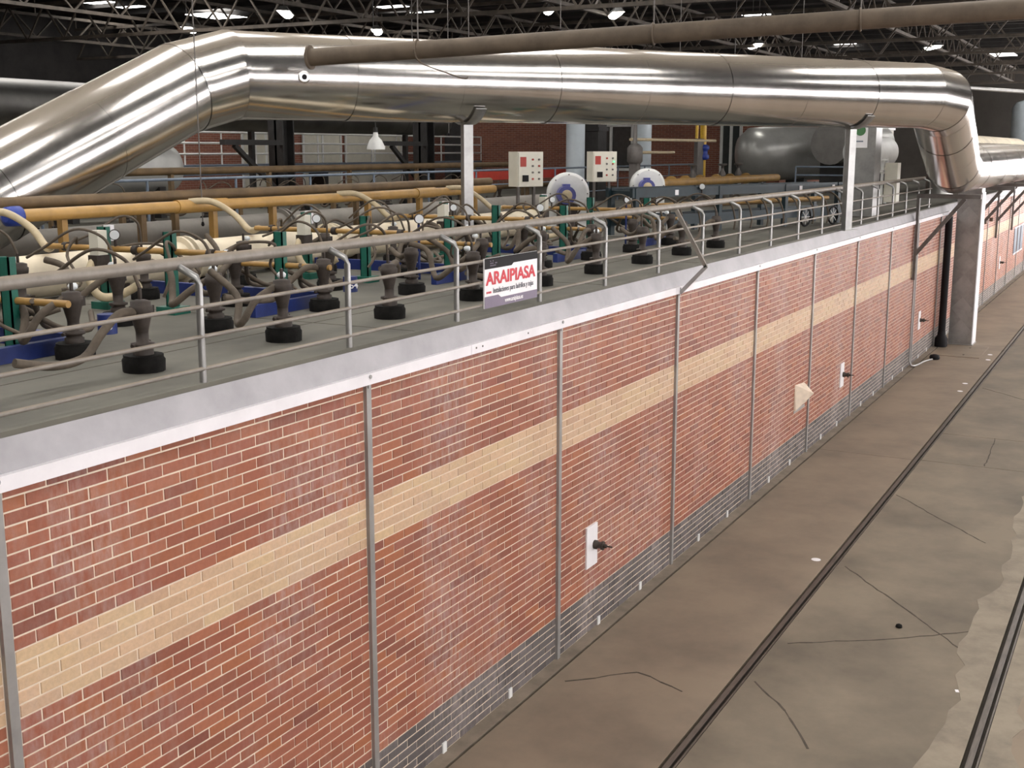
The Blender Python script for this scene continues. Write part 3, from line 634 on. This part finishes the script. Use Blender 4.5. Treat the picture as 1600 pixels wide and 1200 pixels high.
t = thing('steel_column', 'dark square duct rising beside the pale blue column', 'duct', (30.0,8.9,0)); MB().box((-.28,-.28,0),(.28,.28,5.9)).build('casing', 'dkcol', t); MB().box((-.32,-.32,5.2),(.32,.32,5.3)).build('flange', 'dkcol', t)
# pendant lamp
t = thing('pendant_lamp', 'bell shaped white pendant lamp hanging below the far duct', 'lamp', (22.0,10.4,4.72))
MB().rings([[Vector((r*math.cos(2*PI*k/24), r*math.sin(2*PI*k/24), z)) for k in range(24)] for r, z in ((.20,0),(.195,.06),(.13,.2),(.06,.27),(.05,.36))], False).build('shade', 'white', t)
MB().cyl((0,0,.34),(0,0,.46),.05,12).build('lamp_holder', 'dkcol', t); MB().cyl((0,0,.46),(0,0,RZ-4.72),.01,6).build('cord', 'dkcol', t); MB().lathe((0,0,.06), [(.02,0),(.06,.05),(.03,.14)], 12).build('bulb', 'dial', t)
# far walkway with white rails and white wall panels
bw = 22.
struct(MB().box((2,bw,0),(44,bw+.3,6.1)).build('wall_hall_back', 'farbrick'), 'red brick wall behind the second kiln')
for i, (x0, x1) in enumerate(((31.2,33.6),(34.4,36.6),(36.9,40.6))):
    w = struct(MB().box((x0,bw-.05,3.5),(x1,bw-.01,5.6)).build('window_far_%d' % (i+1), 'cabinet'))
    for k in range(3): MB().box((x0+(x1-x0)*k/2-.04,bw-.09,3.5),(x0+(x1-x0)*k/2+.04,bw-.04,5.6)).build('frame_bar', 'white', w)
t = thing('far_walkway', 'blue grey walkway beam with white railing before the brick wall', 'walkway', (26,19.5,0))
MB().box((-2,-.4,4.0),(16,.4,4.3)).build('beam', 'bluegrey', t)
for z in (4.6,4.9,5.2): MB().cyl((-2,-.38,z),(16,-.38,z),.03,8).build('rail', 'white', t)
for k in range(13): MB().cyl((-2+1.5*k,-.38,4.3),(-2+1.5*k,-.38,5.2),.025,8).build('post', 'white', t)
for x in (-1.5,6,15): MB().box((x-.12,-.3,0),(x+.12,.3,4.0)).build('leg', 'dkcol', t)
# brick room at the right of the pale columns
rm = struct(MB().box((42,7.2,0),(49,20,6.6)).build('wall_room', 'farbrick'), 'brick block at the far end behind the pale columns')
for i, (y0, y1, z0, z1) in enumerate(((12.7,14.4,4.0,5.6),(8.6,9.3,3.4,5.8))):
    w = struct(MB().box((41.95,y0,z0),(41.99,y1,z1)).build('window_room_%d' % (i+1), 'glass'))
    for y in (y0,(y0+y1)/2,y1): MB().box((41.9,y-.05,z0),(41.97,y+.05,z1)).build('frame_bar', 'white', w)
    for z in (z0,z1): MB().box((41.9,y0,z-.05),(41.97,y1,z+.05)).build('frame_bar', 'white', w)
o = tag(MB().box((24,9.2,4.02),(29,9.3,4.22)).box((24.2,9.2,ZD),(24.3,9.3,4.05)).box((28.7,9.2,ZD),(28.8,9.3,4.05)).build('red_beam', 'redpaint'), 'red painted beam on short legs behind the control boxes', 'beam')
# yellow valve group
t = thing('gas_valve_train', 'yellow gas pipework with valves behind the teal rack', 'gas train', (30,5.6,ZD))
MB().cyl((-4,0,.55),(4,-.6,.55),.1,14).build('pipe', 'yellow', t); MB().cyl((1.1,.6,.6),(1.1,.6,2.5),.085,14).build('riser', 'paleyellow', t)
MB().lathe((1.1,.6,1.05), [(.1,0),(.17,.03),(.17,.12),(.13,.15),(.13,.25),(.17,.28),(.17,.36),(.1,.4)], 16).build('blue_fitting', 'valveblue', t)
MB().cyl((.6,.6,1.6),(.6,.6,2.4),.04,10).build('riser', 'paleyellow', t); MB().cyl((-3.4,.8,1.55),(1.8,.5,1.55),.035,8).build('thin_pipe', 'hosecream', t); MB().cyl((-3.4,.8,1.25),(-.8,.7,1.25),.035,8).build('thin_pipe', 'hosecream', t)
for x in (-3.2,-2.3,-1.5,-.6,.4,1.3,2.4): MB().lathe((x,-.08*x,.55), [(.15,-.04),(.15,.04)], 14, (1,-.08,0)).build('flange', 'yellow', t)
for x in (-1.1,.8,1.9): MB().lathe((x,-.07*x,.6), [(.07,0),(.09,.1),(.04,.2),(.04,.3),(.12,.32),(.12,.36)], 12).build('valve', 'bracket', t)
MB().lathe((-3.6,.6,1.0), [(.14,0),(.18,.05),(.18,.35),(.13,.42),(.05,.46),(.03,1.6)], 16).build('filter_pot', 'bracket', t)
for x in (-3.6,-1,1.5,3.6): MB().box((x-.05,-.05-.07*x,0),(x+.05,.05-.07*x,.5)).build('leg', 'bracket', t)
MB().box((-3.7,.5,0),(-3.5,.7,1.05)).build('leg', 'bracket', t); MB().box((.55,.55,0),(1.2,.65,1.6)).build('riser_bracket', 'bracket', t)
# vessels at the end of the deck
t = thing('steel_vessel', 'silver round-ended vessel at the far end behind the duct', 'vessel', (39.8,7.0,ZD))
MB().lathe((-1.2,.6,1.2), [(.1,-.05),(.55,.05),(.82,.35),(.85,.8),(.85,3.0)], 32, (.6,-.8,0)).build('shell', 'vessel', t)
for q in (.6,2.0): MB().box((-1.2+q*.6-.2,.6-q*.8-.3,0),(-1.2+q*.6+.2,.6-q*.8+.3,.5)).build('saddle', 'dkcol', t)
t = thing('duct_box', 'pale sheet metal duct box at the far end of the deck', 'duct box', (44.5,4.6,ZD)); MB().box((-.6,-.6,.5),(.6,.6,2.1)).build('casing', 'cabinet', t); MB().box((-.65,-.65,2.0),(.65,.65,2.1)).build('flange', 'galv', t); MB().box((-.6,-.6,0),(-.4,.6,.5)).box((.4,-.6,0),(.6,.6,.5)).build('leg', 'dkcol', t)
t = thing('round_duct', 'dark round duct with a flanged end at the far end of the deck', 'duct', (38,4.0,ZD)); MB().cyl((0,.5,1.5),(3,-.3,1.5),.6,28).build('shell', 'vessel', t); MB().cyl((-.05,.51,1.5),(.05,.49,1.5),.64,28).build('flange', 'silverdull', t); MB().box((.4,-.3,0),(.7,.9,.95)).build('saddle', 'dkcol', t)
t = thing('round_duct', 'pale disc ended duct beside the tall grey cabinet', 'duct', (33.5,2.6,ZD)); MB().cyl((0,.1,1.25),(1.6,-.3,1.25),.42,28).build('shell', 'white', t); MB().lathe((-.02,.1,1.25), [(.10,-.04),(.06,0)], 12, (1,-.25,0)).build('hub', 'bracket', t); MB().box((.3,-.3,0),(.6,.3,.9)).build('saddle', 'dkcol', t)
t = thing('deck_railing', 'short pale railing around an opening at the end of the deck', 'railing', (30,2.2,ZD))
for z in (.3,.5,.7,.9): MB().tube([(0,1.2,z),(0,0,z),(3.2,0,z)], .02, 8).build('rail', 'bluegrey', t)
for x, y in ((0,1.2),(0,0),(1.6,0),(3.2,0)): MB().cyl((x,y,0),(x,y,.9),.022,8).build('post', 'bluegrey', t)
t = thing('white_rack', 'white frame rack with cream panel beside the tall grey cabinet', 'rack', (30.2,1.45,ZD))
for x in (0,.5,1.0): MB().box((x-.03,-.03,0),(x+.03,.03,1.1)).build('post', 'white', t)
for z in (.2,.5,.8,1.07): MB().box((0,-.03,z-.02),(1.0,.03,z+.02)).build('bar', 'white', t)
MB().box((.55,-.35,.05),(.95,-.05,1.0)).build('panel', 'cabinet', t)
# tall grey cabinet with green dot
t = thing('tall_cabinet', 'tall grey sheet cabinet with a green dot notice', 'cabinet', (24.6,.66,ZD), 0)
MB().box((-.25,-.32,.03),(.3,.28,2.1)).build('casing', 'galv', t); MB().box((-.27,-.34,0),(.32,.30,.03)).build('plinth', 'bracket', t)
nt_ = MB().box((-.262,-.16,1.35),(-.25,.12,1.85)).build('notice', 'signwhite', t); MB().lathe((-.263,-.02,1.68), [(.1,0),(.1,.004)], 20, (-1,0,0)).build('green_dot', 'signgreen', nt_)
MB().box((-.264,-.08,1.46),(-.262,.05,1.485)).build('lettering', 'bluegrey', nt_)
t = thing('round_duct', 'upright silver round duct behind the tall grey cabinet', 'duct', (26.0,.95,ZD)); MB().cyl((0,0,0),(0,0,2.3),.36,28).build('shell', 'silverdull', t); MB().cyl((0,0,.0),(0,0,.06),.42,28).build('flange', 'bracket', t)
# right end vessel and pipes past the bend
t = thing('round_duct', 'silver capped duct end rising behind the bend of the main duct', 'duct', (38.5,1.3,ZD)); MB().cyl((0,0,0),(0,0,2.6),.4,28).build('shell', 'silverdull', t); MB().lathe((0,0,2.6), [(.55,-.3),(.6,0),(.55,.3),(.3,.42),(.05,.45)], 28).build('cowl', 'silver', t)
t = thing('cream_pipe', 'cream pipe with dark round manhole behind the outer duct', 'pipe', (40,1.2,ZD)); MB().cyl((0,0,1.2),(17,0,1.2),.6,28).build('shell', 'creampipe', t); MB().cyl((1.8,-.65,1.0),(1.8,-.5,1.0),.45,24).build('manhole', 'bracket', t)
for x in (1,8,15): MB().box((x-.2,-.5,0),(x+.2,.5,.65)).build('saddle', 'dkcol', t)
t = thing('silo', 'pale blue silo at the far end of the hall', 'silo', (74,1.9,0)); MB().lathe((0,0,2), [(.2,-.6),(1.3,.8),(1.3,5.0),(1.1,5.3),(.2,5.6)], 28).build('shell', 'whcol', t)
for a in range(4): MB().cyl((1.1*math.cos(a*PI/2+.5),1.1*math.sin(a*PI/2+.5),0),(1.1*math.cos(a*PI/2+.5),1.1*math.sin(a*PI/2+.5),3.2),.1,8).build('leg', 'dkcol', t)
for i, x in enumerate((47.5,48.6,49.7)):
    w = struct(MB().box((x,-.03,1.0),(x+.8,-.008,1.9)).build('window_wall_%d' % (i+1), 'bluegrey')); MB().box((x-.05,-.035,.95),(x+.85,-.01,1.0)).box((x-.05,-.035,1.9),(x+.85,-.01,1.95)).build('window_frame', 'fascia', w)
for i in range(4): tag(MB().box((35.5+1.5*i,-.1,2.55),(35.62+1.5*i,0,2.66)).build('stub_block', 'rust'), 'small rusty stub in the row on the brick wall beyond the clad column', 'stub', 'rusty stubs on the wall')

# ------------------------------------------------------------------ roof trusses, hanging rods and lamps
def truss(label, a, b, h, n, group):
    a = Vector(a); b = Vector(b); t = thing('roof_truss', label, 'truss', a, 0, group); d = b-a; up = Vector((0,0,h))
    MB().bar((0,0,0), d, .11, .09).build('bottom_chord', 'truss', t); MB().bar(up, d+up, .12, .09).build('top_chord', 'truss', t)
    for i in range(n):
        p = d*(i/n); q = d*((i+1)/n); m_ = d*((i+.5)/n)+up
        MB().bar(p, m_, .045, .045).build('brace', 'truss', t); MB().bar(m_, q, .045, .045).build('brace', 'truss', t)
    for k in (0,.25,.5,.75,1): MB().bar(d*k+up, d*k+Vector((0,0,RZ-a.z)), .05, .05).build('hanger', 'truss', t)
for x in (26,32,38,44,50,56,64): truss('dusty roof truss spanning across the hall', (x,-6,7.9), (x,30,7.9), 1.0, 24, 'trusses across the hall')
for y in (3,9,15,21,28): truss('dusty roof truss running along the hall', (14,y,8.3), (72,y,8.3), .7, 36, 'trusses along the hall')
t = thing('roof_pipe', 'thin pale pipe running across below the trusses at the right', 'pipe', (38,6,7.0)); MB().tube([(-12,6,-.25),(-2,1,.0),(14,-6,-.1)], .07, 8).build('pipe', 'galv', t)
for q in ((-12,6,-.25),(-2,1,0),(14,-6,-.1)): MB().cyl(q,(q[0],q[1],RZ-7),.015,6).build('hanger', 'bracket', t)
def lamp(loc, rz):
    t = thing('batten_lamp', 'bright oblong batten lamp hung below the roof trusses', 'lamp', loc, rz, 'batten lamps under the roof')
    MB().add([(-.62,-.16,.0),(.62,-.16,0),(.62,.16,0),(-.62,.16,0),(-.5,-.07,.12),(.5,-.07,.12),(.5,.07,.12),(-.5,.07,.12)], [(4,5,6,7),(0,1,5,4),(1,2,6,5),(2,3,7,6),(3,0,4,7)]).build('housing', 'galv', t)
    MB().rings([[Vector((x,.13*math.cos(a)*k,-.09*k*math.sin(a)-.0)) for a in [PI*i/10 for i in range(11)]] for x, k in ((-.52,.5),(-.45,1),(.45,1),(.52,.5))], True).build('diffuser', 'lamp', t)
    for x in (-.4,.4): MB().cyl((x,0,.1),(x,0,RZ-loc[2]),.008,6).build('chain', 'bracket', t)
for (x, y, z) in ((24.9,15,8.05),(31.1,16.5,8.2),(30.7,8.6,8.25),(38.3,7.1,7.95),(37.6,17.4,8.45),(33.6,12,8.8),(46,3,8.3),(28,21,8.2)): lamp((x,y,z), .55)
